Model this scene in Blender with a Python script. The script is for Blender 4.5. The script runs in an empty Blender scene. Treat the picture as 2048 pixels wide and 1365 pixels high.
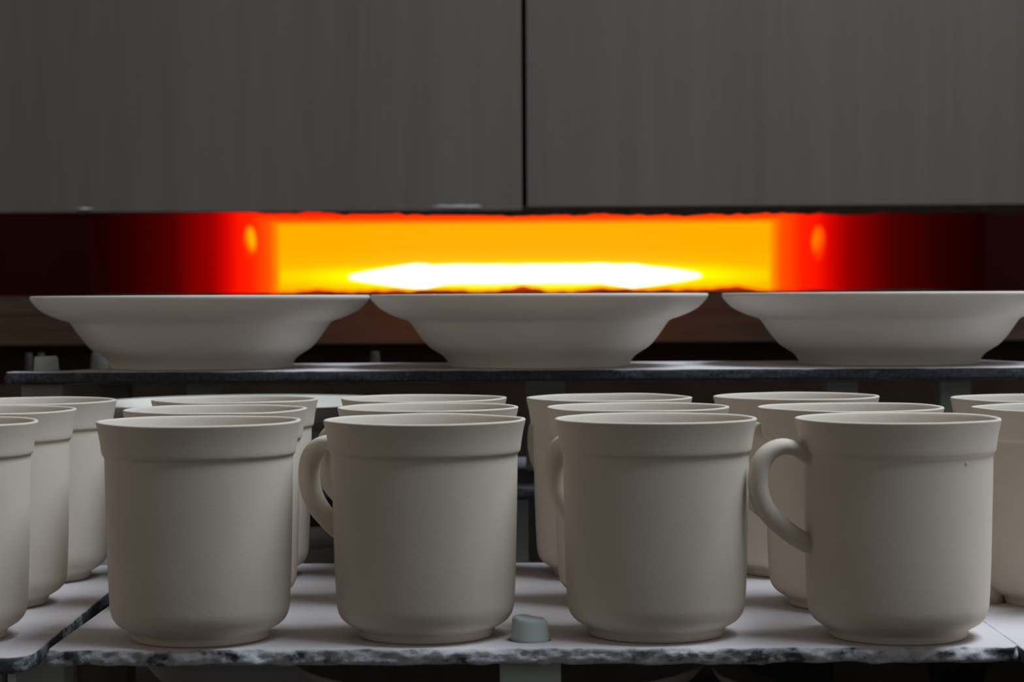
import bpy, bmesh, math, random
from mathutils import Vector, Matrix, noise, Euler

# ------------------------------------------------------------------ camera, world, lights, exposure
S = bpy.context.scene
C = S.collection
PI = math.pi
F = 4260.0                       # focal length in pixels of the 2048 px wide frame
Z0 = 1.0                         # height of the lower kiln shelf's top
CAMZ = Z0 + 0.148
HOR = 605.0
cam_d = bpy.data.cameras.new('camera'); cam = bpy.data.objects.new('camera', cam_d); C.objects.link(cam)
cam_d.sensor_width = 36.0; cam_d.lens = F/2048*36.0
cam_d.clip_start = 0.01; cam_d.clip_end = 50
cam_d.dof.use_dof = True; cam_d.dof.focus_distance = 1.03; cam_d.dof.aperture_fstop = 16
PITCH = -math.atan((682.5-HOR)/F)
ROLL = math.radians(-0.30)
cam.matrix_world = Matrix.Translation((0, 0, CAMZ)) @ Matrix.Rotation(PITCH, 4, 'X') @ Matrix.Rotation(PI/2, 4, 'X') @ Matrix.Rotation(ROLL, 4, 'Z')
S.camera = cam
CM = cam.matrix_world.copy()

def at(px, py, y):
    """world point on the plane at depth y that is seen at pixel px, py"""
    v = CM.to_3x3() @ Vector(((px-1024)/F, -(py-682.5)/F, -1))
    return Vector((0, 0, CAMZ)) + v*(y/v.y)

def X(px, y, z):
    """x of a point at depth y and height z (above the lower shelf) seen in pixel column px"""
    py = HOR + (0.148-z)*F/y
    return at(px, py - (px-1024)*math.tan(-ROLL), y).x

w = bpy.data.worlds.new('World'); S.world = w; w.use_nodes = True
bg = w.node_tree.nodes['Background']; bg.inputs[0].default_value = (1.0, 0.92, 0.86, 1); bg.inputs[1].default_value = 0.075

def area(name, loc, target, size, sizey, energy, col):
    l = bpy.data.lights.new(name, 'AREA'); l.shape = 'RECTANGLE'; l.size = size; l.size_y = sizey
    l.energy = energy; l.color = col
    o = bpy.data.objects.new(name, l); C.objects.link(o); o.location = loc
    o.rotation_euler = (Vector(target)-Vector(loc)).to_track_quat('-Z', 'Y').to_euler()
    return o
area('hall_lamp', (0.95, 0.92, 3.05), (0.0, 1.15, 1), 1.5, 0.9, 55, (0.76, 0.875, 1.0))
area('hall_lamp', (1.9, -1.2, 2.3), (0, 1.1, 1.05), 1.2, 1.2, 3.6, (0.78, 0.92, 1.0))
area('hall_lamp', (-2.0, 0.6, 2.0), (0, 1.1, 1.05), 1.2, 1.0, 2, (1.0, 0.90, 0.84))

S.view_settings.view_transform = 'Standard'; S.view_settings.look = 'None'
S.view_settings.exposure = 0.0; S.view_settings.gamma = 1.0
S.view_settings.use_curve_mapping = False

# ------------------------------------------------------------------ materials
class NT:
    def __init__(self, name):
        self.m = bpy.data.materials.new(name); self.m.use_nodes = True
        self.t = self.m.node_tree; self.b = self.t.nodes['Principled BSDF']
    def n(self, kind, **kw):
        x = self.t.nodes.new(kind)
        for k, v in kw.items(): setattr(x, k, v)
        return x
    def l(self, a, b): self.t.links.new(a, b)
    def coords(self, scale=(1, 1, 1), kind='Object', loc=(0, 0, 0)):
        tc = self.n('ShaderNodeTexCoord'); mp = self.n('ShaderNodeMapping')
        mp.inputs['Scale'].default_value = scale; mp.inputs['Location'].default_value = loc
        self.l(tc.outputs[kind], mp.inputs[0]); return mp.outputs[0]
    def noise(self, vec, scale, detail=4, rough=0.6):
        x = self.n('ShaderNodeTexNoise'); x.inputs['Scale'].default_value = scale
        x.inputs['Detail'].default_value = detail; x.inputs['Roughness'].default_value = rough
        self.l(vec, x.inputs['Vector']); return x.outputs['Fac']
    def ramp(self, fac, stops, interp='LINEAR'):
        r = self.n('ShaderNodeValToRGB'); r.color_ramp.interpolation = interp
        e = r.color_ramp.elements
        while len(e) < len(stops): e.new(0.5)
        for i, (p, c) in enumerate(stops):
            e[i].position = p; e[i].color = (*c, 1)
        self.l(fac, r.inputs[0]); return r.outputs[0]
    def mix(self, fac, a, b):
        x = self.n('ShaderNodeMix'); x.data_type = 'RGBA'
        if isinstance(fac, float): x.inputs[0].default_value = fac
        else: self.l(fac, x.inputs[0])
        for s, v in ((6, a), (7, b)):
            if isinstance(v, tuple): x.inputs[s].default_value = (*v, 1)
            else: self.l(v, x.inputs[s])
        return x.outputs[2]
    def bump(self, h, strength, dist=0.001):
        x = self.n('ShaderNodeBump'); x.inputs['Strength'].default_value = strength; x.inputs['Distance'].default_value = dist
        self.l(h, x.inputs['Height']); self.l(x.outputs[0], self.b.inputs['Normal'])

def m_clay(name, c1, c2):
    k = NT(name); v = k.coords()
    f = k.noise(v, 30, 3)
    k.l(k.ramp(f, [(0.3, c1), (0.7, c2)]), k.b.inputs['Base Color'])
    k.b.inputs['Roughness'].default_value = 0.85; k.b.inputs['Specular IOR Level'].default_value = 0.25
    k.bump(k.noise(v, 900, 2), 0.12, 0.0004); return k.m

M_CLAY = m_clay('bisque_clay', (0.65, 0.565, 0.47), (0.69, 0.605, 0.51))
M_BOWL = m_clay('bisque_bowl_clay', (0.78, 0.72, 0.64), (0.82, 0.76, 0.68))
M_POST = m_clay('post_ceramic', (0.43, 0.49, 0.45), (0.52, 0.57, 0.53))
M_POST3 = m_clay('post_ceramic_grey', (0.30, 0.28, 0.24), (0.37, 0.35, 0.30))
M_POST2 = m_clay('post_ceramic_shade', (0.22, 0.19, 0.16), (0.30, 0.26, 0.23))  # darker copy of the post ceramic, shade under the shelves put into its colour

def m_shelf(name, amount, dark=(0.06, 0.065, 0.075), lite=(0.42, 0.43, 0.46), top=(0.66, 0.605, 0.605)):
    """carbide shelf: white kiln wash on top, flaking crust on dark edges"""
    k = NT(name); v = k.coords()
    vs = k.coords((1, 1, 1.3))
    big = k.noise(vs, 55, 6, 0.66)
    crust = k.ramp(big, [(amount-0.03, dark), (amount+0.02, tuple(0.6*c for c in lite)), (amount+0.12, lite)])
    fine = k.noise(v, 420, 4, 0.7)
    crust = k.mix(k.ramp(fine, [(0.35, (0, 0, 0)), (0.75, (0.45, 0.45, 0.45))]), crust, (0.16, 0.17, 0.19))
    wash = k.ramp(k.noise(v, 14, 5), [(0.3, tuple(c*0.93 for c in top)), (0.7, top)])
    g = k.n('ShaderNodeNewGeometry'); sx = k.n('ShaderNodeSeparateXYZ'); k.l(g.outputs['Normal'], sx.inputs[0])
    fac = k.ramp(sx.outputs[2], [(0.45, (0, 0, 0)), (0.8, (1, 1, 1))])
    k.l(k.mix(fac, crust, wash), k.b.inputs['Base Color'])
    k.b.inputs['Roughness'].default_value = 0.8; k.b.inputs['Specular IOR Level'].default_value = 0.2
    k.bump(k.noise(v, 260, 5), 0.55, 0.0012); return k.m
M_SHELF = m_shelf('shelf_white_crust', 0.43, lite=(0.68, 0.69, 0.73))
M_SHELF_B = m_shelf('shelf_worn_crust', 0.55, lite=(0.50, 0.52, 0.55))
M_SHELF_UP = m_shelf('shelf_dark_edge', 0.66, dark=(0.035, 0.034, 0.042), lite=(0.16, 0.16, 0.19))

def m_metal():
    k = NT('door_steel'); v = k.coords((1, 1, 0.035))
    a = k.noise(v, 55, 6, 0.7); b = k.noise(k.coords((1, 1, 0.06)), 9, 3)
    c1 = k.ramp(a, [(0.3, (0.092, 0.074, 0.061)), (0.75, (0.156, 0.129, 0.107))])
    c2 = k.ramp(b, [(0.3, (0.095, 0.077, 0.066)), (0.7, (0.138, 0.116, 0.097))])
    base = k.mix(0.5, c1, c2)
    spots = k.ramp(k.noise(k.coords((1, 1, 0.45), loc=(3.1, 0, 1.7)), 26, 2), [(0.72, (0, 0, 0)), (0.80, (0.5, 0.5, 0.5))])
    k.l(k.mix(spots, base, (0.035, 0.033, 0.035)), k.b.inputs['Base Color'])
    k.b.inputs['Roughness'].default_value = 0.55; k.b.inputs['Metallic'].default_value = 0.15
    k.bump(a, 0.15, 0.001); return k.m
M_METAL = m_metal()

def m_simple(name, c1, c2, scale=60, rough=0.85, emis=None, estr=0.0, bump=0.4):
    k = NT(name); v = k.coords()
    k.l(k.ramp(k.noise(v, scale, 5), [(0.3, c1), (0.7, c2)]), k.b.inputs['Base Color'])
    k.b.inputs['Roughness'].default_value = rough; k.b.inputs['Specular IOR Level'].default_value = 0.2
    if emis:
        k.b.inputs['Emission Color'].default_value = (*emis, 1); k.b.inputs['Emission Strength'].default_value = estr
    k.bump(k.noise(v, scale*3, 4), bump, 0.002); return k.m
M_LINING = m_simple('door_lining_crust', (0.07, 0.045, 0.03), (0.13, 0.09, 0.06), 50)
M_SEAM = m_simple('door_backing', (0.012, 0.010, 0.009), (0.02, 0.016, 0.014), 30)
M_RESIDUE = m_simple('pale_residue', (0.35, 0.33, 0.32), (0.5, 0.47, 0.45), 120)
M_FLOOR = m_simple('concrete', (0.06, 0.055, 0.05), (0.10, 0.09, 0.085), 6)
M_DECK = m_simple('deck_brick', (0.07, 0.055, 0.045), (0.12, 0.10, 0.085), 20)
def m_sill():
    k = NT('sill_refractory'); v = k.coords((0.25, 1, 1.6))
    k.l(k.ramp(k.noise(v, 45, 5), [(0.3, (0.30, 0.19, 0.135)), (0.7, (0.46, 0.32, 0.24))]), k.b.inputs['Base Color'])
    # dull red emission around the middle stands in for fire glare, plus some heat
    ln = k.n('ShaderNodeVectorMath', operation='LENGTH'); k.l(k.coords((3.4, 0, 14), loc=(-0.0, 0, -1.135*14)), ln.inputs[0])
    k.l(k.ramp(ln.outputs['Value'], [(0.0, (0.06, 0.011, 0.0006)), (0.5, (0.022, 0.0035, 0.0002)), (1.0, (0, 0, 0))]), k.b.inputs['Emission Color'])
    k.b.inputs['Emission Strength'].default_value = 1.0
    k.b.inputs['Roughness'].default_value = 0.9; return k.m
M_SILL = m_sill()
M_BASE = m_simple('sill_base_brick', (0.13, 0.09, 0.065), (0.22, 0.155, 0.115), 12)
M_RECESS = m_simple('recess_dark_brown', (0.05, 0.028, 0.022), (0.09, 0.055, 0.042), 14)  # dark brown for the set-back band below the sill slabs
M_PIN_GREY = m_simple('dull_pin', (0.09, 0.085, 0.075), (0.13, 0.12, 0.105), 80)
M_PIN_DARK = m_simple('dark_pin', (0.03, 0.025, 0.022), (0.06, 0.05, 0.045), 80)  # darker tone for the small far pins

def hot_tunnel():
    """refractory lining that glows by its temperature: dull near the mouth, orange at the depth of the fire"""
    k = NT('hot_tunnel_lining')
    tc = k.n('ShaderNodeTexCoord'); sx = k.n('ShaderNodeSeparateXYZ'); k.l(tc.outputs['Object'], sx.inputs[0])
    mr = k.n('ShaderNodeMapRange'); mr.inputs[1].default_value = 2.2; mr.inputs[2].default_value = 4.6
    k.l(sx.outputs[1], mr.inputs[0])
    nz = k.noise(k.coords((1, 1, 0.3)), 5, 3)
    ad = k.n('ShaderNodeMath', operation='MULTIPLY_ADD'); ad.inputs[1].default_value = 0.05; ad.inputs[2].default_value = -0.025
    k.l(nz, ad.inputs[0]); sm = k.n('ShaderNodeMath', operation='ADD'); k.l(mr.outputs[0], sm.inputs[0]); k.l(ad.outputs[0], sm.inputs[1])
    e = k.ramp(sm.outputs[0], [(0.0, (0.0004, 0, 0)), (0.10, (0.003, 0, 0)), (0.22, (0.018, 0.0002, 0)), (0.36, (0.05, 0.0003, 0)), (0.53, (0.24, 0, 0)),
                               (0.62, (0.62, 0.001, 0)), (0.75, (1.1, 0.012, 0)), (0.88, (1.4, 0.07, 0)), (0.97, (2.0, 0.30, 0)), (1.0, (2.2, 0.36, 0))])
    k.l(e, k.b.inputs['Emission Color']); k.b.inputs['Emission Strength'].default_value = 1.15
    k.b.inputs['Base Color'].default_value = (0.03, 0.015, 0.01, 1); k.b.inputs['Roughness'].default_value = 0.9
    k.b.inputs['Specular IOR Level'].default_value = 0.0
    return k.m
M_HOT = hot_tunnel()

def hot_back():
    """end of the fire zone: yellow-orange, hottest around the flame at its foot"""
    k = NT('white_hot_fire_zone')
    tc = k.n('ShaderNodeTexCoord'); mp = k.n('ShaderNodeMapping'); k.l(tc.outputs['Object'], mp.inputs[0])
    mp.inputs['Location'].default_value = (-FX*1.9, 0, -FZ*33); mp.inputs['Scale'].default_value = (1.9, 0, 33)
    ln = k.n('ShaderNodeVectorMath', operation='LENGTH'); k.l(mp.outputs[0], ln.inputs[0])
    nz = k.noise(k.coords((1, 1, 2)), 5, 3)
    ad = k.n('ShaderNodeMath', operation='MULTIPLY_ADD'); ad.inputs[1].default_value = 0.3; ad.inputs[2].default_value = -0.15
    k.l(nz, ad.inputs[0]); sm = k.n('ShaderNodeMath', operation='ADD'); k.l(ln.outputs['Value'], sm.inputs[0]); k.l(ad.outputs[0], sm.inputs[1])
    dv = k.n('ShaderNodeMath', operation='MULTIPLY'); dv.inputs[1].default_value = 0.5; k.l(sm.outputs[0], dv.inputs[0])
    e = k.ramp(dv.outputs[0], [(0.0, (2.6, 1.3, 0.4)), (0.36, (2.6, 1.0, 0.0)), (0.46, (2.4, 0.72, 0)), (0.58, (2.3, 0.50, 0)), (1.0, (2.2, 0.43, 0))])
    k.l(e, k.b.inputs['Emission Color']); k.b.inputs['Emission Strength'].default_value = 1.0
    k.b.inputs['Base Color'].default_value = (0.03, 0.015, 0.01, 1)
    k.b.inputs['Specular IOR Level'].default_value = 0.0
    return k.m
_f = at(1050, 552, 4.45); FX, FZ = _f.x, _f.z
M_BACK = hot_back()

def m_emit(name, col, s):
    k = NT(name); k.b.inputs['Base Color'].default_value = (0.05, 0.02, 0.01, 1)
    k.b.inputs['Emission Color'].default_value = (*col, 1); k.b.inputs['Emission Strength'].default_value = s
    k.b.inputs['Specular IOR Level'].default_value = 0.0
    return k.m
M_FLAME = m_emit('flame', (1.0, 0.92, 0.62), 3.0)
def m_port(name, g, half):
    k = NT(name); ln = k.n('ShaderNodeVectorMath', operation='LENGTH')
    k.l(k.coords((1/half[0], 1/half[1], 1/half[2]), loc=(0, 0, -0.25)), ln.inputs[0])
    k.l(k.ramp(ln.outputs['Value'], [(0.0, (1.5, g, 0)), (0.45, (1.4, g*0.75, 0)), (0.95, (1.0, 0.03, 0))]), k.b.inputs['Emission Color'])
    k.b.inputs['Emission Strength'].default_value = 1.0; k.b.inputs['Base Color'].default_value = (0.03, 0.015, 0.01, 1)
    k.b.inputs['Specular IOR Level'].default_value = 0.0; k.b.inputs['Roughness'].default_value = 1.0
    return k.m
M_SLAG = m_emit('hot_slag', (0.55, 0.045, 0.0), 0.8)

# ------------------------------------------------------------------ helpers
def obj(name, bm, mat, parent=None, smooth=True):
    me = bpy.data.meshes.new(name)
    bmesh.ops.recalc_face_normals(bm, faces=bm.faces)
    bm.to_mesh(me); bm.free()
    if smooth:
        for p in me.polygons: p.use_smooth = len(p.vertices) < 20
    me.materials.append(mat)
    o = bpy.data.objects.new(name, me); C.objects.link(o)
    if parent: o.parent = parent
    return o

def tag(o, label=None, cat=None, group=None, kind=None):
    if label: o['label'] = label
    if cat: o['category'] = cat
    if group: o['group'] = group
    if kind: o['kind'] = kind
    return o

def empty(name, loc, rz=0):
    o = bpy.data.objects.new(name, None); C.objects.link(o); o.location = loc; o.rotation_euler = (0, 0, rz)
    o.empty_display_size = 0.02
    return o

def copy_tree(o, parent=None):
    c = o.copy(); C.objects.link(c)
    if parent: c.parent = parent
    for ch in [x for x in bpy.data.objects if x.parent == o]:
        copy_tree(ch, c)
    return c

def box(bm, x0, x1, y0, y1, z0, z1, bev=0.0):
    r = bmesh.ops.create_cube(bm, size=1.0)
    for v in r['verts']:
        v.co = Vector((x0+(v.co.x+.5)*(x1-x0), y0+(v.co.y+.5)*(y1-y0), z0+(v.co.z+.5)*(z1-z0)))
    if bev:
        es = {e for v in r['verts'] for e in v.link_edges}
        bmesh.ops.bevel(bm, geom=list(es), offset=bev, segments=2, affect='EDGES', profile=0.6)

def smooth_profile(pts, n=4):
    """Catmull-Rom through profile points"""
    out = []
    for i in range(len(pts)-1):
        p0 = Vector(pts[max(i-1, 0)]); p1 = Vector(pts[i]); p2 = Vector(pts[i+1]); p3 = Vector(pts[min(i+2, len(pts)-1)])
        for k in range(n):
            t = k/n
            out.append(0.5*((2*p1)+(p2-p0)*t+(2*p0-5*p1+4*p2-p3)*t*t+(3*p1-p0-3*p2+p3)*t**3))
    out.append(Vector(pts[-1])); return out

def lathe(bm, prof, seg=96, jitter=0.0, seed=0):
    """prof: list of (r, z); both ends on or near the axis are capped"""
    rings = []
    for (r, z) in prof:
        ring = []
        for k in range(seg):
            a = 2*PI*k/seg
            rr = r
            if jitter: rr = r*(1+jitter*noise.noise(Vector((math.cos(a)*1.3+seed, math.sin(a)*1.3, z*20))))
            ring.append(bm.verts.new((rr*math.cos(a), rr*math.sin(a), z)))
        rings.append(ring)
    for a, b in zip(rings[:-1], rings[1:]):
        for k in range(seg):
            bm.faces.new((a[k], a[(k+1) % seg], b[(k+1) % seg], b[k]))
    bm.faces.new(rings[0]); bm.faces.new(rings[-1])

mm = lambda L: [(a/1000, b/1000) for a, b in L]

# ---- mug (rim 90 mm, height 96 mm)
MUG_OUT = [(29.2, 0), (30.1, 0.6), (30.4, 2), (31.0, 3.6), (33.2, 5.0), (36.0, 6.8), (38.2, 9.4), (39.3, 12.8), (39.7, 17), (40.3, 30), (40.8, 50), (41.2, 70),
           (41.3, 77.5), (41.35, 79.6), (41.6, 80.8), (42.35, 81.8), (42.7, 83.2), (43.2, 87), (43.9, 91), (44.7, 94.6), (44.95, 95.6)]
MUG_IN = [(44.75, 96.15), (44.0, 96.35), (43.1, 96.1), (42.5, 95.2), (41.4, 91.5), (40.2, 86), (38.9, 78), (37.8, 60), (37.0, 30), (36.3, 18), (33, 9.5), (25, 6.5), (10, 5.6), (0.5, 5.5)]
def mug_body(seed):
    bm = bmesh.new()
    prof = [Vector(p)/1000 for p in [(0.5, 1.2), (24.5, 1.2), (26, 0.1)]]+[p/1000 for p in smooth_profile(MUG_OUT, 3)]+[p/1000 for p in smooth_profile(MUG_IN, 3)]
    lathe(bm, prof, 112)
    for v in bm.verts:                               # hand-finished: minutely out of true
        r = Vector((v.co.x, v.co.y)).length
        if r > 0.02 and v.co.z > 0.004:
            n = noise.noise(Vector((v.co.x*18+seed*7, v.co.y*18, v.co.z*14)))
            v.co.x *= 1+0.0035*n; v.co.y *= 1+0.0035*n
            if v.co.z > 0.09: v.co.z += 0.0004*noise.noise(Vector((v.co.x*25+seed*3, v.co.y*25, 1)))
    return bm

HANDLE = [(38.8, 79.6), (42, 81.2), (46.5, 83.2), (52, 84.2), (57.8, 82.0), (61.4, 77.6), (62.9, 71.8), (62.8, 65.5), (61.0, 59.3), (57.2, 53.6), (52.5, 49.2), (48, 45.6), (44.5, 43.4), (41.5, 42.0), (38.8, 41.2)]
def handle_bm():
    bm = bmesh.new(); path = smooth_profile(HANDLE, 4); n = len(path); seg = 20; rings = []
    for i, p in enumerate(path):
        t = (path[min(i+1, n-1)]-path[max(i-1, 0)]).normalized(); nn = Vector((-t.y, t.x))
        u = i/(n-1)
        th = 3.3+0.95*min(1, max(0, (u-0.15)/0.25))+(1.6*(1-u/0.12) if u < 0.12 else 0)+(0.5*(u-0.85)/0.15 if u > 0.85 else 0)
        wd = 5.4+0.5*math.cos(PI*u)+(1.5*(1-u/0.12) if u < 0.12 else 0)
        ring = []
        for k in range(seg):
            a = 2*PI*k/seg; ca, sa = math.cos(a), math.sin(a)
            ex = math.copysign(abs(ca)**0.85, ca); ey = math.copysign(abs(sa)**0.85, sa)
            q = p + nn*th*ex
            ring.append(bm.verts.new((q.x/1000, wd*ey/1000, q.y/1000)))
        rings.append(ring)
    for a, b in zip(rings[:-1], rings[1:]):
        for k in range(seg): bm.faces.new((a[k], a[(k+1) % seg], b[(k+1) % seg], b[k]))
    bm.faces.new(rings[0]); bm.faces.new(rings[-1])
    return bm

# ---- bowl (rim 210 mm, height 46 mm)
sB = 0.3125
BOWL_PX = [(180, 732), (181.5, 725), (190, 713.7), (204, 704), (218, 695), (231.7, 680.3), (244, 663.6), (255.4, 646.9), (262.3, 641.3), (277.7, 636.4), (298.5, 628), (316.6, 617.6), (330, 604), (334.5, 597.5)]
BOWL_OUT = [(r*sB, (734-z)*sB) for r, z in BOWL_PX]
BOWL_IN = [(335.6*sB, 43.6), (335.0*sB, 44.6), (332*sB, 44.9), (327*sB, 44.3), (312*sB, 40.5), (294*sB, 36.8), (272*sB, 33.5), (256*sB, 31.2), (247*sB, 28), (234*sB, 22), (218*sB, 15.5), (196*sB, 9.5), (150*sB, 6), (60*sB, 5), (0.5, 5)]
def bowl_bm():
    bm = bmesh.new()
    prof = [Vector(p)/1000 for p in [(0.5, 1.6), (50, 1.6), (52, 0.1), (56, 0.0)]]+[p/1000 for p in smooth_profile(BOWL_OUT, 3)]+[p/1000 for p in smooth_profile(BOWL_IN, 3)]
    lathe(bm, prof, 128); return bm

# ---- shelf slab with a chipped, crusted rim
def slab_bm(outline, z0, z1, rough0=0.0006, step=0.002, seed=0, holes=()):
    """outline: counter-clockwise corner list (x, y); rounded corners come from the points given"""
    pts = []
    n = len(outline)
    for i in range(n):
        a = Vector(outline[i]); b = Vector(outline[(i+1) % n]); L = (b-a).length
        k = max(1, int(L/step))
        for j in range(k): pts.append(a.lerp(b, j/k))
    m = len(pts); t = z1-z0
    lv = [(0.0, 0.0010), (0.12, 0.0002), (0.26, 0.0), (0.42, 0.0), (0.58, 0.0), (0.74, 0.0), (0.90, 0.0001), (1.0, 0.0006)]
    bm = bmesh.new(); rings = []
    cen = sum(pts, Vector((0, 0)))/m
    for f, ins in lv:
        ring = []
        for i, p in enumerate(pts):
            tg = (pts[(i+1) % m]-pts[i-1]).normalized(); nn = Vector((tg.y, -tg.x))
            rough = rough0*(1.0 if nn.y < -0.3 else 0.3)
            q3 = Vector((p.x*150+seed, p.y*150, f*2.6)); qb = Vector((p.x*60+seed, p.y*60, f*1.1+5))
            d = rough*(0.8*noise.noise(q3)+0.7*noise.noise(q3*2.7)+1.1*abs(noise.noise(qb))-0.3) if 0 < f < 1 else rough*0.3*noise.noise(q3)
            big = noise.noise(Vector((p.x*38+seed*3, p.y*38, 4)))
            if big > 0.12 and f < 0.9: d += rough*1.2*min(1, (big-0.12)*8)     # thick flakes of crust
            q = p - nn*ins + nn*d
            zz = z0+t*f
            if f == 0: zz += rough0*0.9*noise.noise(Vector((p.x*90+seed, p.y*90, 9))) - rough0*5*max(0, noise.noise(Vector((p.x*42+seed, 3, 2)))-0.38)
            ring.append(bm.verts.new((q.x, q.y, zz)))
        rings.append(ring)
    for a, b in zip(rings[:-1], rings[1:]):
        for k in range(m): bm.faces.new((a[k], a[(k+1) % m], b[(k+1) % m], b[k]))
    bm.faces.new(rings[0]); bm.faces.new(rings[-1])
    return bm

def round_rect(x0, x1, y0, y1, r, n=5):
    P = []
    for cx, cy, a0 in ((x0+r, y0+r, PI), (x1-r, y0+r, 1.5*PI), (x1-r, y1-r, 0), (x0+r, y1-r, PI/2)):
        for k in range(n+1):
            a = a0+PI/2*k/n; P.append((cx+r*math.cos(a), cy+r*math.sin(a)))
    return P

def punch(o, cyl):
    """cut round pin holes (x, y, r) through a shelf"""
    dg = bpy.context.evaluated_depsgraph_get()
    for (x, y, r) in cyl:
        bm = bmesh.new(); bmesh.ops.create_cone(bm, segments=40, radius1=r, radius2=r, depth=0.05, cap_ends=True)
        me = bpy.data.meshes.new('hole'); bm.to_mesh(me); bm.free()
        h = bpy.data.objects.new('hole', me); C.objects.link(h); h.location = (x, y, o.location.z + o.data.vertices[0].co.z)
        md = o.modifiers.new('hole', 'BOOLEAN'); md.operation = 'DIFFERENCE'; md.object = h; md.solver = 'EXACT'
        bpy.context.view_layer.update(); dg = bpy.context.evaluated_depsgraph_get()
        new = bpy.data.meshes.new_from_object(o.evaluated_get(dg)); o.modifiers.clear(); o.data = new
        for p in new.polygons:
            if abs(p.normal.z) > 0.98: p.use_smooth = False
        bpy.data.objects.remove(h); bpy.data.meshes.remove(me)

# ------------------------------------------------------------------ the setting
bm = bmesh.new(); box(bm, -3, 3, -1.5, 5.2, -0.05, 0.0)
tag(obj('floor', bm, M_FLOOR, smooth=False), kind='structure')
TCX = at(1050, 605, 4.5).x
TH = 0.518
ceil_z = at(1050, 447, 4.5).z
low_z = at(1050, 600, 4.5).z
def wall(name, mat, *b):
    bm = bmesh.new(); box(bm, *b); return tag(obj(name, bm, mat, smooth=False), kind='structure')
wall('wall_left', M_HOT, TCX-TH-0.9, TCX-TH, 2.46, 4.6, 0.9, ceil_z+0.0)
wall('wall_right', M_HOT, TCX+TH, TCX+TH+0.9, 2.46, 4.6, 0.9, ceil_z+0.0)
wall('ceiling', M_HOT, TCX-TH-0.9, TCX+TH+0.9, 2.46, 4.6, ceil_z, ceil_z+0.1)
wall('wall_back', M_BACK, TCX-TH, TCX+TH, 4.5, 4.6, 0.9, ceil_z)
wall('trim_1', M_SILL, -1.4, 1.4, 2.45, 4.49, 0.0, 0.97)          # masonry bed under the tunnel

# ------------------------------------------------------------------ kiln door: two steel plates, lining behind them
DY = 2.0
zb = at(1048, 418, DY).z
def door(px0, px1, pz, label):
    bm = bmesh.new(); xa, xb = at(px0, 300, DY).x, at(px1, 300, DY).x
    box(bm, xa, xb, DY, DY+0.012, zb+pz, 2.0, 0.0012)
    return tag(obj('door_panel', bm, M_METAL, smooth=False), label, 'door panel', 'steel plates of the kiln door')
door(-480, 1043.5, -0.0015, 'dark brushed steel door plate left of the vertical seam above the fire')
door(1053, 2600, 0.0015, 'dark brushed steel door plate right of the vertical seam above the fire')
bm = bmesh.new(); box(bm, -0.75, 0.80, DY+0.016, DY+0.03, zb+0.004, 2.0)
tag(obj('door_backing', bm, M_SEAM, smooth=False), 'black backing plate seen through the seam between the steel plates', 'backing plate')
# jagged refractory lining hanging below the plates
bm = bmesh.new(); N = 420; xs = [at(-480+3080*i/N, 420, DY+0.05).x for i in range(N+1)]
rows = []
for i, x in enumerate(xs):
    px = -480+3080*i/N
    drop = 421 + 10*max(0, min(1, (px-480)/480)) + (-4 if px > 1350 else 0)*min(1, (px-1350)/200)
    drop += 3.5*max(0, min(1, (px-1250)/300))
    drop += 4.0*noise.noise(Vector((px*0.012, 1, 2)))*(1 if px > 400 else 0.4) + 3.5*noise.noise(Vector((px*0.055, 5, 2)))*(1 if px > 460 else 0.3)
    if px > 460: drop += 4*max(0, noise.noise(Vector((px*0.03, 8, 2))))
    zl = at(1024, drop, DY+0.05).z
    rows.append([bm.verts.new((x, y, z)) for y, z in ((DY+0.032, zb+0.2), (DY+0.032, zl+0.004), (DY+0.045, zl), (DY+0.085, zl+0.001), (DY+0.10, zl+0.008), (DY+0.10, zb+0.2))])
for a, b in zip(rows[:-1], rows[1:]):
    for k in range(6): bm.faces.new((a[k], a[(k+1) % 6], b[(k+1) % 6], b[k]))
bm.faces.new(rows[0]); bm.faces.new(rows[-1])
tag(obj('door_lining', bm, M_LINING), 'jagged dark brown refractory lining hanging below the steel door plates', 'lining')
for px, wd, h, lab in ((910, 44, 7, 'white powdery residue on the lower edge of the door left of the seam'), (170, 18, 4, 'small pale smear on the lower edge of the door at far left')):
    bm = bmesh.new(); c = at(px, 415, DY)
    bmesh.ops.create_icosphere(bm, subdivisions=4, radius=1.0)
    for v in bm.verts:
        n = 1+0.5*noise.noise(v.co*2.5+Vector((px, 0, 0)))
        v.co = Vector((c.x+v.co.x*wd*DY/F*n, DY+v.co.y*0.0015, zb+0.0015+h*DY/F*0.5*(v.co.z+0.5)*n))
    tag(obj('residue', bm, M_RESIDUE), lab, 'residue')

# ------------------------------------------------------------------ fire
bm = bmesh.new(); N = 160; rings = []
fy = 4.475
for i in range(N+1):
    u = -1+2*i/N; x = at(1050+352*u, 552, fy).x
    e = min(1.0, ((1-abs(u))/0.38))**0.75*(1-0.08*u*u)
    px = 1050+352*u
    top = 552-(21+2.2*noise.noise(Vector((px*0.018, 0, 0)))+(3 if 700 < px < 860 else 0))*e
    bot = 554+(22+2.5*noise.noise(Vector((px*0.014, 3, 0)))-11*max(0, min(1, (px-850)/40, (1260-px)/60)))*e
    zt, zl = at(1024, top, fy).z, at(1024, bot, fy).z
    zc, zr = (zt+zl)/2, max(0.0003, (zt-zl)/2)
    rings.append([bm.verts.new((x, fy+0.03*e*math.cos(2*PI*k/16), zc+zr*math.sin(2*PI*k/16))) for k in range(16)])
for a, b in zip(rings[:-1], rings[1:]):
    for k in range(16): bm.faces.new((a[k], a[(k+1) % 16], b[(k+1) % 16], b[k]))
bm.faces.new(rings[0]); bm.faces.new(rings[-1])
tag(obj('flame', bm, M_FLAME), 'long white-hot flame lying low in the orange kiln mouth', 'flame')
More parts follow.
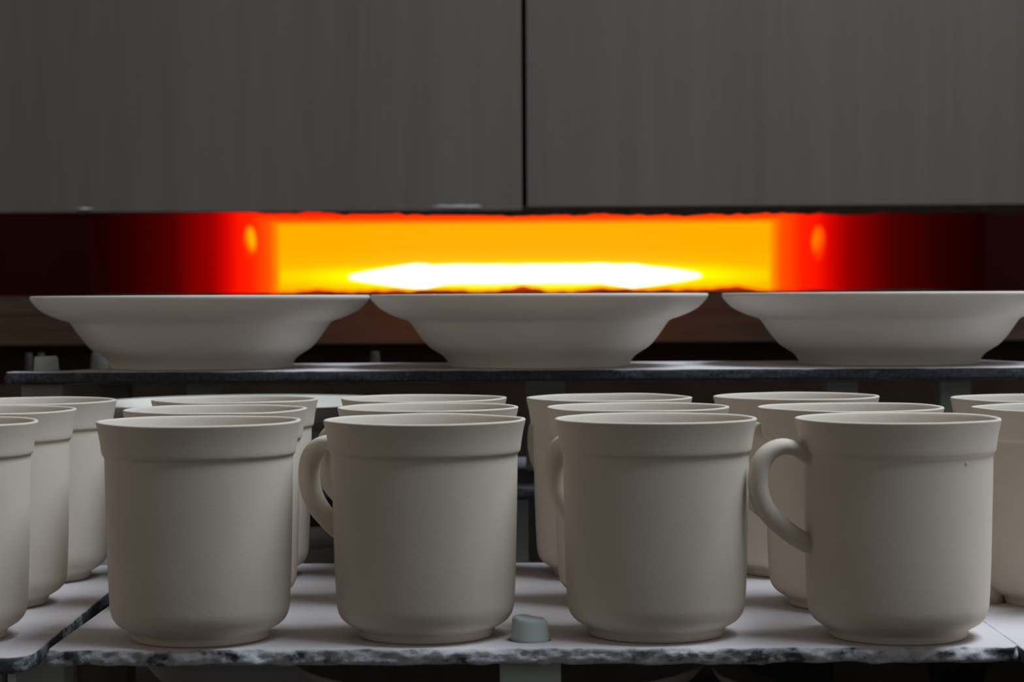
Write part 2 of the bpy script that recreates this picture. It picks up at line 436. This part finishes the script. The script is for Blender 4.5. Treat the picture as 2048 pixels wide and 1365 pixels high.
# two glowing burner ports in the tunnel's sides
def port(side, px, y, pt, pb, lab):
    zt, zl = at(px, pt, y).z, at(px, pb, y).z
    xw = TCX+side*TH
    bm = bmesh.new(); bmesh.ops.create_uvsphere(bm, u_segments=24, v_segments=14, radius=1.0)
    for v in bm.verts: v.co = Vector((v.co.x*0.006, v.co.y*0.07, v.co.z*(zt-zl)/2))
    o = obj('burner_port', bm, m_port('burner_glow', 0.62 if side < 0 else 0.22, (0.03, 0.085, (zt-zl)/2))); o.location = (xw-side*0.002, y, (zt+zl)/2)
    tag(o, lab, 'burner', 'burner ports in the kiln tunnel walls')
port(-1, 498, 3.98, 452, 520, 'small bright orange burner port at the left end of the fire')
port(1, 1640, 3.78, 452, 520, 'small dim orange burner port at the right end of the fire')
# low hot slag and car load in front of the flame, jagged against it
def ridge(name, y, px0, px1, base, amp, mat, label, cat, seed, th=0.12, f1=0.02, edge=120):
    bm = bmesh.new(); N = int((px1-px0)/6); rows = []
    for i in range(N+1):
        px = px0+(px1-px0)*i/N
        n = noise.noise(Vector((px*f1, seed, 0)))+0.45*noise.noise(Vector((px*f1*3.3, seed, 5)))
        py = base-amp*max(-0.4, n)
        fade = min(1, (px-px0)/edge, (px1-px)/edge); py = base+6-(base+6-py)*max(0, fade)
        zt = at(1024, py, y).z; x = at(px, base, y).x
        rows.append([bm.verts.new((x, yy, z)) for yy, z in ((y-th/2, 0.97), (y-th/2, zt-0.006), (y-th*0.2, zt), (y+th*0.2, zt-0.001), (y+th/2, zt-0.008), (y+th/2, 0.97))])
    for a, b in zip(rows[:-1], rows[1:]):
        for k in range(6): bm.faces.new((a[k], a[(k+1) % 6], b[(k+1) % 6], b[k]))
    bm.faces.new(rows[0]); bm.faces.new(rows[-1])
    return tag(obj(name, bm, mat), label, cat)
ridge('hot_slag', 3.6, 520, 1600, 578.5, 11, M_SLAG, 'low ridge of glowing orange slag in front of the white-hot flame', 'slag', 2, f1=0.012)
ridge('slag_crust', 2.55, -300, 2350, 583.5, 2.5, M_LINING, 'thin dark crust along the sill under the glow, just above the bowl rims', 'crust', 7, th=0.1, edge=10)

# sill: three courses of refractory slab across the mouth
sill = empty('kiln_sill', (0, 2.35, 0.0))
tag(sill, 'brown grey refractory sill of stacked slabs behind the bowls', 'sill')
zs = [at(1024, p, 2.3).z for p in (588, 624, 655, 686)]
for i in range(3):
    bm = bmesh.new()
    segs = [(-1.4, 1.4)]
    for a, b in segs: box(bm, a, b, -0.05-0.004*(i == 0), 0.1, zs[i+1]+0.0002, zs[i]-0.0001, 0.0008)
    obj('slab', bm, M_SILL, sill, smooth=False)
bm = bmesh.new(); box(bm, -1.4, 1.4, 0.0, 0.09, zs[3]-0.045, zs[3]-0.0, 0)
o = obj('recess', bm, M_RECESS, sill, smooth=False)
zl = at(1024, 764, 2.3).z
bm = bmesh.new(); box(bm, -1.4, 1.4, -0.08, 0.09, 0.0, zl, 0.002)
for k in range(9): box(bm, -1.4, 1.4, -0.09, -0.079, zl-0.05-0.07*k-0.045, zl-0.05-0.07*k, 0.002)
obj('base', bm, M_BASE, sill, smooth=False)

# ------------------------------------------------------------------ lower kiln shelves (front car)
T = 0.0068
YAW = math.radians(-0.55)
def rotpts(P, c, a): return [(c[0]+(x-c[0])*math.cos(a)-(y-c[1])*math.sin(a), c[1]+(x-c[0])*math.sin(a)+(y-c[1])*math.cos(a)) for x, y in P]
yf = 0.9075
xl, xr = X(90, yf, 0), X(2038, yf, 0)
mid = ((xl+xr)/2, yf)
pin = (X(1060, 0.93, 0), 0.93)
main = obj('kiln_shelf', slab_bm(rotpts(round_rect(xl, xr, yf, yf+0.300, 0.004), mid, YAW), Z0-T, Z0, 0.0013, step=0.0012, seed=3), M_SHELF, smooth=True)
punch(main, [(pin[0], pin[1], 0.0093)])
tag(main, 'pale kiln shelf with flaking crusted front edge under the four front mugs', 'kiln shelf', 'kiln shelves')
# left shelf: turned a little, so that the joint opens towards the back
cl = (xl-0.0035, yf-0.004)
P = rotpts(round_rect(cl[0]-0.36, cl[0], cl[1]-0.012, cl[1]+0.31, 0.012, 6), cl, math.radians(1.3))
left = tag(obj('kiln_shelf', slab_bm(P, Z0-T, Z0, 0.0011, seed=11), M_SHELF_B), 'pale kiln shelf at far left with a rounded chipped corner, beside the dark wedge gap', 'kiln shelf', 'kiln shelves')
cr = (xr+0.0005, yf)
P = rotpts(round_rect(cr[0], cr[0]+0.36, cr[1]-0.13, cr[1]+0.30, 0.004), mid, YAW)
P = [(x, y) for x, y in P]
right = tag(obj('kiln_shelf', slab_bm(P, Z0-T-0.0006, Z0-0.0006, 0.0011, seed=23), M_SHELF_B), 'pale kiln shelf at far right, reaching nearer than the middle shelf', 'kiln shelf', 'kiln shelves')

def post(px, y, w, z0, z1, label, mat=M_POST, pinh=0.0, pr=0.0085, tilt=0.0, group='ceramic posts carrying the kiln shelves', zp=None, x=None, depth=None):
    """square ceramic prop; its round pin reaches through the shelf above"""
    x = X(px, y, zp if zp is not None else z1-Z0) if x is None else x
    e = empty('kiln_post', (x, y, z0)); tag(e, label, 'post', group)
    bm = bmesh.new(); d = (depth or w)/2; box(bm, -w/2, w/2, -d, d, 0, z1-z0, w*0.07)
    obj('shaft', bm, mat, e, smooth=False)
    if pinh:
        bm = bmesh.new()
        h0 = z1-z0-0.001; H = pinh+T+0.0018
        pr_ = [(pr*0.2, h0), (pr, h0), (pr*0.99, h0+T), (pr*0.93, h0+T+pinh*0.5), (pr*0.90, h0+H-0.0016), (pr*0.86, h0+H-0.0005), (pr*0.78, h0+H), (pr*0.2, h0+H-0.0003)]
        lathe(bm, pr_, 40, 0.03, px)
        for v in bm.verts:
            if v.co.z > h0+H-0.003: v.co.z -= tilt*(v.co.x/pr+1)*0.5+0.0006*noise.noise(v.co*300)
        obj('pin', bm, M_POST, e)
    return e

TB = Z0-0.0785                     # shelf below
ft = TB
post(1060, 0.93, 0.0266, ft, Z0-T, 'pale green post under the middle shelf, its broken pin poking up between two mugs', pinh=0.0102, pr=0.0086, tilt=0.0022, x=pin[0])
post(90, 0.955, 0.0218, ft, Z0-T-0.0003, 'blue grey square post under the shelf joint at the lower left corner')
post(-24, 0.95, 0.0145, ft, Z0-T-0.0003, 'pale post just entering the bottom left corner')
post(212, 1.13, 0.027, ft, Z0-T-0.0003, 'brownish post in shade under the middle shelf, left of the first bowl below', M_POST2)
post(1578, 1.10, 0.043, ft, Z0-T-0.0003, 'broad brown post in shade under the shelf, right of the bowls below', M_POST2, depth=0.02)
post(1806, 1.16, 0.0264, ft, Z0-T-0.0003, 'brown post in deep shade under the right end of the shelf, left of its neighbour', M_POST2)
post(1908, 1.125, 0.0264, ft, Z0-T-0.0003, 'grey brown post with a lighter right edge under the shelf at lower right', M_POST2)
# pin poking through the right shelf, pin behind the left shelf
bm = bmesh.new(); lathe(bm, [(0.002, 0), (0.0088, 0), (0.0082, 0.006), (0.0072, 0.0092), (0.0055, 0.0100), (0.002, 0.0101)], 36, 0.05, 4)
o = obj('pin', bm, M_CLAY); o.name = 'shelf_pin'; o.location = (X(1971, 1.045, 0), 1.045, Z0-0.0012+0.0002)
tag(o, 'pale stub of a shelf pin between the two rightmost mugs', 'pin')
post(203, 1.212, 0.0135, TB, Z0-T+0.017, 'grey post end showing behind the left shelf, beside the rearmost left mug')

# tier below
bm = slab_bm(round_rect(xl-0.02, xr+0.02, yf+0.015, yf+0.315, 0.004), TB-T, TB, 0.0009, step=0.004, seed=31)
low = tag(obj('kiln_shelf', bm, M_SHELF), 'lower kiln shelf under the bowls at the bottom edge, mostly out of view', 'kiln shelf', 'kiln shelves')
bm = slab_bm(round_rect(cl[0]-0.40, xl-0.023, yf+0.0, yf+0.315, 0.004), TB-T, TB, 0.0009, step=0.004, seed=35)
tag(obj('kiln_shelf', bm, M_SHELF), 'lower kiln shelf at the bottom left under the corner posts', 'kiln shelf', 'kiln shelves')
# kiln cars carry everything
def car(y0, y1, ztop, label):
    e = empty('kiln_car', (0, (y0+y1)/2, 0)); tag(e, label, 'kiln car')
    d = (y1-y0)/2
    bm = bmesh.new(); box(bm, -0.62, 0.62, -d, d, 0.42, ztop, 0.004); obj('deck', bm, M_DECK, e, smooth=False)
    bm = bmesh.new(); box(bm, -0.6, 0.6, -d+0.01, d-0.01, 0.20, 0.42, 0.004); obj('chassis', bm, M_SEAM, e, smooth=False)
    for sx in (-1, 1):
        for sy in (-1, 1):
            bm = bmesh.new(); bmesh.ops.create_cone(bm, segments=32, radius1=0.1, radius2=0.1, depth=0.04, cap_ends=True, matrix=Matrix.Translation((sx*0.5, sy*(d-0.12), 0.1)) @ Matrix.Rotation(PI/2, 4, 'Y'))
            obj('wheel', bm, M_SEAM, e, smooth=False)
D1 = TB-T-0.09
car(0.74, 1.235, D1, 'front kiln car carrying the mugs')
for px, y, wh in ((300, 0.95, 'front left'), (1060, 0.95, 'front middle'), (1800, 0.95, 'front right'), (300, 1.14, 'rear left'), (1800, 1.14, 'rear right'), (-150, 0.95, 'outermost front'), (-150, 1.14, 'outermost rear')):
    post(px, y, 0.0266, D1, TB-T-0.0004, 'square post below the frame on the front car deck, %s one' % wh, zp=-0.1)
for dx, y, wh in ((0.1, 0.82, 'near'), (0.1, 1.1, 'far')):
    post(0, y, 0.02, D1, Z0-T-0.0014, 'tall post under the far right shelf outside the frame, %s one' % wh, x=cr[0]+dx)
post(0, 0.95, 0.02, TB, Z0-T-0.0005, 'near post under the far left shelf, outside the frame', x=cl[0]-0.2)
post(0, 1.15, 0.02, TB, Z0-T-0.0005, 'rear post under the far left shelf, outside the frame', x=cl[0]-0.2)

# ------------------------------------------------------------------ rear car: plate tiers
ZU = Z0+0.108; TU = 0.0068
ya, yb = 1.262, 1.418
xa = X(8, ya, 0.108); xb = X(2190, ya, 0.108)
def X2(px, y): return X(px, y, 0.108)
outl = round_rect(xa, xb, ya, yb, 0.003)
# back corners are cut off, the plate is narrower behind
outl = [(xa, ya+0.004), (xa+0.002, ya+0.001), (xa+0.005, ya), (xb, ya), (xb, ya+0.06), (X2(2010, 1.38), 1.395), (X2(1960, yb), yb), (X2(330, yb), yb), (X2(215, 1.33), 1.33), (xa+0.03, ya+0.028), (xa, ya+0.024)]
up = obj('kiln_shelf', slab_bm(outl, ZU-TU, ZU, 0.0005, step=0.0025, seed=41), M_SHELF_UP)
pU = (X2(93, 1.274), 1.274)
tag(up, 'upper dark-edged kiln shelf across the frame carrying the three bowls', 'kiln shelf', 'kiln shelves')
Zm = Z0+0.0375
M_SHELF_SHADE = m_shelf('shelf_tier_shade', 0.62, dark=(0.035, 0.034, 0.042), lite=(0.16, 0.16, 0.19), top=(0.17, 0.16, 0.17))  # dark top colour paints in the shade between the tiers
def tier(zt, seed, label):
    o = obj('kiln_shelf', slab_bm(round_rect(xa+0.004, xb, ya+0.003, yb+0.10, 0.003), zt-TU, zt, 0.0006, step=0.004, seed=seed), M_SHELF_SHADE)
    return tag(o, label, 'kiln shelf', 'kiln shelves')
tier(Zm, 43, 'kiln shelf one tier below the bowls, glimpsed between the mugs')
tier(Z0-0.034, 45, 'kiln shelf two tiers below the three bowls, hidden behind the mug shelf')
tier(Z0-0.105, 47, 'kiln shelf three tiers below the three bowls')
D2 = Z0-0.105-TU-0.06
car(1.25, 1.95, D2, 'rear kiln car carrying the bowls')
tiers = [(D2, Z0-0.105-TU), (Z0-0.105, Z0-0.034-TU), (Z0-0.034, Zm-TU), (Zm, ZU-TU)]
names = ['between the car deck and the lowest plate shelf', 'in the lowest plate tier', 'in the second plate tier', 'right below the bowl shelf']
for (za, zb2), nm in zip(tiers, names):
    for px, y, wh in ((93, 1.283, 'left end'), (1090, 1.40, 'middle'), (2105, 1.283, 'right end')):
        top = nm.startswith('right')
        zz = 0.108
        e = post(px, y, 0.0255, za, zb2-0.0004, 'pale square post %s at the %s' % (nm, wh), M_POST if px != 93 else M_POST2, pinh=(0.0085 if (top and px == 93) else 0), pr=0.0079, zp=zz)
# posts whose flank shows beside mug handles
post(1043, 1.29, 0.008, Z0-0.034, Zm-TU-0.0004, 'narrow grey post under the shelf glimpsed right of the second mug')
# bowls on the lower plate tiers
# far shelf stack with pins
ZF = Z0+0.0885; yc = 1.80
o = obj('kiln_shelf', slab_bm(round_rect(X(36, yc, 0.1), X(2200, yc, 0.1), yc-0.05, yc+0.09, 0.003), ZF-TU, ZF, 0.0006, step=0.005, seed=51), M_SHELF_UP)
tag(o, 'farthest kiln shelf, hidden just behind the bowl shelf', 'kiln shelf', 'kiln shelves')
for px, lab in ((230, 'blurred olive grey post behind the left mugs under the bowl shelf'), (409, 'blurred pale post under the bowl shelf above the second column of mugs'),
                (1680, 'blurred grey post under the bowl shelf above the fifth column of mugs'), (1905, 'blurred dim post under the bowl shelf near the right edge')):
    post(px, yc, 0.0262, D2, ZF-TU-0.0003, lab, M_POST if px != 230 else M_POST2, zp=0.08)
for px, r, h, lab in ((201, 0.0082, 0.0200, 'blurred grey pin behind the foot of the left bowl'), (58, 0.0035, 0.0190, 'tiny blurred pin at far left behind the shelf end, left one'),
                      (82, 0.0035, 0.0190, 'tiny blurred pin at far left behind the shelf end, right one'), (750, 0.0042, 0.0190, 'tiny blurred pin between the left and middle bowls')):
    bm = bmesh.new(); lathe(bm, [(r*0.2, 0), (r, 0), (r*0.92, h*0.8), (r*0.7, h), (r*0.2, h)], 24, 0.05, px)
    o = obj('shelf_pin', bm, M_PIN_GREY if r > .005 else M_PIN_DARK); o.location = (X(px, yc-0.02, 0.1), yc-0.02, ZF+0.0001); tag(o, lab, 'pin')

# ------------------------------------------------------------------ bowls
bowl0 = obj('soup_bowl', bowl_bm(), M_BOWL)
bowls = [(403, 1.331, ZU, 0.108, 'unglazed wide-rimmed bowl at left on the upper shelf, away from the flame'),
         (1078, 1.326, ZU, 0.108, 'unglazed wide-rimmed bowl in the middle of the upper shelf, in front of the flame'),
         (1777, 1.345, ZU, 0.108, 'unglazed wide-rimmed bowl at right on the upper shelf, cut by the frame'),
         (500, 1.425, Zm, 0.037, 'shaded bowl one tier down behind the left mugs'),
         (533, 1.40, Z0-0.034, -0.034, 'shaded bowl two tiers down behind the left mugs'),
         (533, 1.375, Z0-0.105, -0.105, 'dim bowl at the bottom edge, its side showing lower left under the shelf'),
         (1693, 1.375, Z0-0.105, -0.105, 'dim bowl at the bottom edge behind the broad post'),
         (1000, 1.090, TB, -0.0785, 'bowl under the middle shelf, its rim curving along the bottom edge'),
         (1850, 1.05, TB, -0.0785, 'bowl under the right of the middle shelf, tip of its rim at the bottom edge')]
for i, (px, y, z, zz, lab) in enumerate(bowls):
    b = bowl0 if i == 0 else copy_tree(bowl0)
    if i == 8: continue_x = X(px, y, zz+0.045)
    b.location = (X(px, y, zz+(0.045 if zz > -0.08 else 0.03)), y, z+0.0001); b.rotation_euler = (0, 0, i*0.7)
    tag(b, lab, 'bowl', 'unglazed bowls in the kiln')

# ------------------------------------------------------------------ mugs
hb = handle_bm(); hm = bpy.data.meshes.new('handle'); bmesh.ops.recalc_face_normals(hb, faces=hb.faces); hb.to_mesh(hm); hb.free()
for p in hm.polygons: p.use_smooth = True
hm.materials.append(M_CLAY)
bodies = []
for s in range(4):
    b = mug_body(s); bmesh.ops.recalc_face_normals(b, faces=b.faces); me = bpy.data.meshes.new('body'); b.to_mesh(me); b.free()
    for p in me.polygons: p.use_smooth = True
    me.materials.append(M_CLAY); bodies.append(me)
# px of rim centre, depth, handle direction (degrees, 180 = left, 90 = away), shelf z, label
mugs = [
 (-128, 0.945, 200, Z0, 'front row mug cut by the left edge of the frame'),
 (399.5, 0.942, 131, Z0, 'front row mug in front of the dark wedge gap, first whole mug from the left'),
 (850.5, 0.947, 150, Z0, 'front row mug left of the broken pin, its handle curling out at its left'),
 (1311.5, 0.947, 134, Z0, 'front row mug right of the broken pin, its handle half hidden behind'),
 (1795, 0.938, 188, Z0, 'front row mug at right, open handle on its left, tiny blister under rim'),
 (-30, 1.052, 205, Z0, 'middle row mug at far left, cut by the frame, in front of a taller-looking one'),
 (432, 1.048, 65, Z0, 'middle row mug behind the first whole front mug'),
 (857, 1.058, 150, Z0, 'middle row mug behind the one with the curling handle'),
 (1276.5, 1.050, 65, Z0, 'middle row mug behind the front mug right of the broken pin'),
 (1701, 1.036, 150, Z0, 'middle row mug seen through the open handle of the right front mug'),
 (2129, 1.045, 254, Z0-0.0012, 'middle row mug cut by the right edge of the frame'),
 (66, 1.150, 90, Z0, 'rear row mug at far left, its rim highest there'),
 (471, 1.155, 95, Z0, 'rear row mug furthest back behind the first whole front mug'),
 (849, 1.157, 110, Z0, 'rear row mug furthest back, in the column left of the broken pin'),
 (1219, 1.155, 128, Z0, 'rear row mug with the edge of its handle showing left, above the broken pin'),
 (1592, 1.160, 100, Z0, 'rear row mug between the two right-hand front mugs'),
 (2070, 1.150, 80, Z0-0.0012, 'rear row mug cut by the right edge of the frame'),
]
first = None
for i, (px, y, ang, z, lab) in enumerate(mugs):
    x = X(px, y, 0.05)
    if first is None:
        first = e = empty('mug', (x, y, z+0.0001))
        bd = bpy.data.objects.new('body', bodies[0]); C.objects.link(bd); bd.parent = e
        hd = bpy.data.objects.new('handle', hm); C.objects.link(hd); hd.parent = e
    else:
        e = copy_tree(first); e.location = (x, y, z+0.0001)
        for c in [c for c in bpy.data.objects if c.parent == e]:
            if c.data in bodies: c.data = bodies[i % 4]
    e.rotation_euler = (0, 0, math.radians(ang))
    tag(e, lab, 'mug', 'unglazed mugs on the kiln shelf')
    if i == 4: blister_mug = e
# blister under the rim of the right front mug
bm = bmesh.new(); bmesh.ops.create_uvsphere(bm, u_segments=12, v_segments=8, radius=0.0009)
a = math.radians(-44)
bl = obj('blister', bm, M_CLAY, blister_mug)
v = Vector((0.0411*math.cos(a), 0.0411*math.sin(a), 0.0785)); v.rotate(Euler((0, 0, -math.radians(200))))
bl.location = v; bl.scale = (1, 1, 0.7)
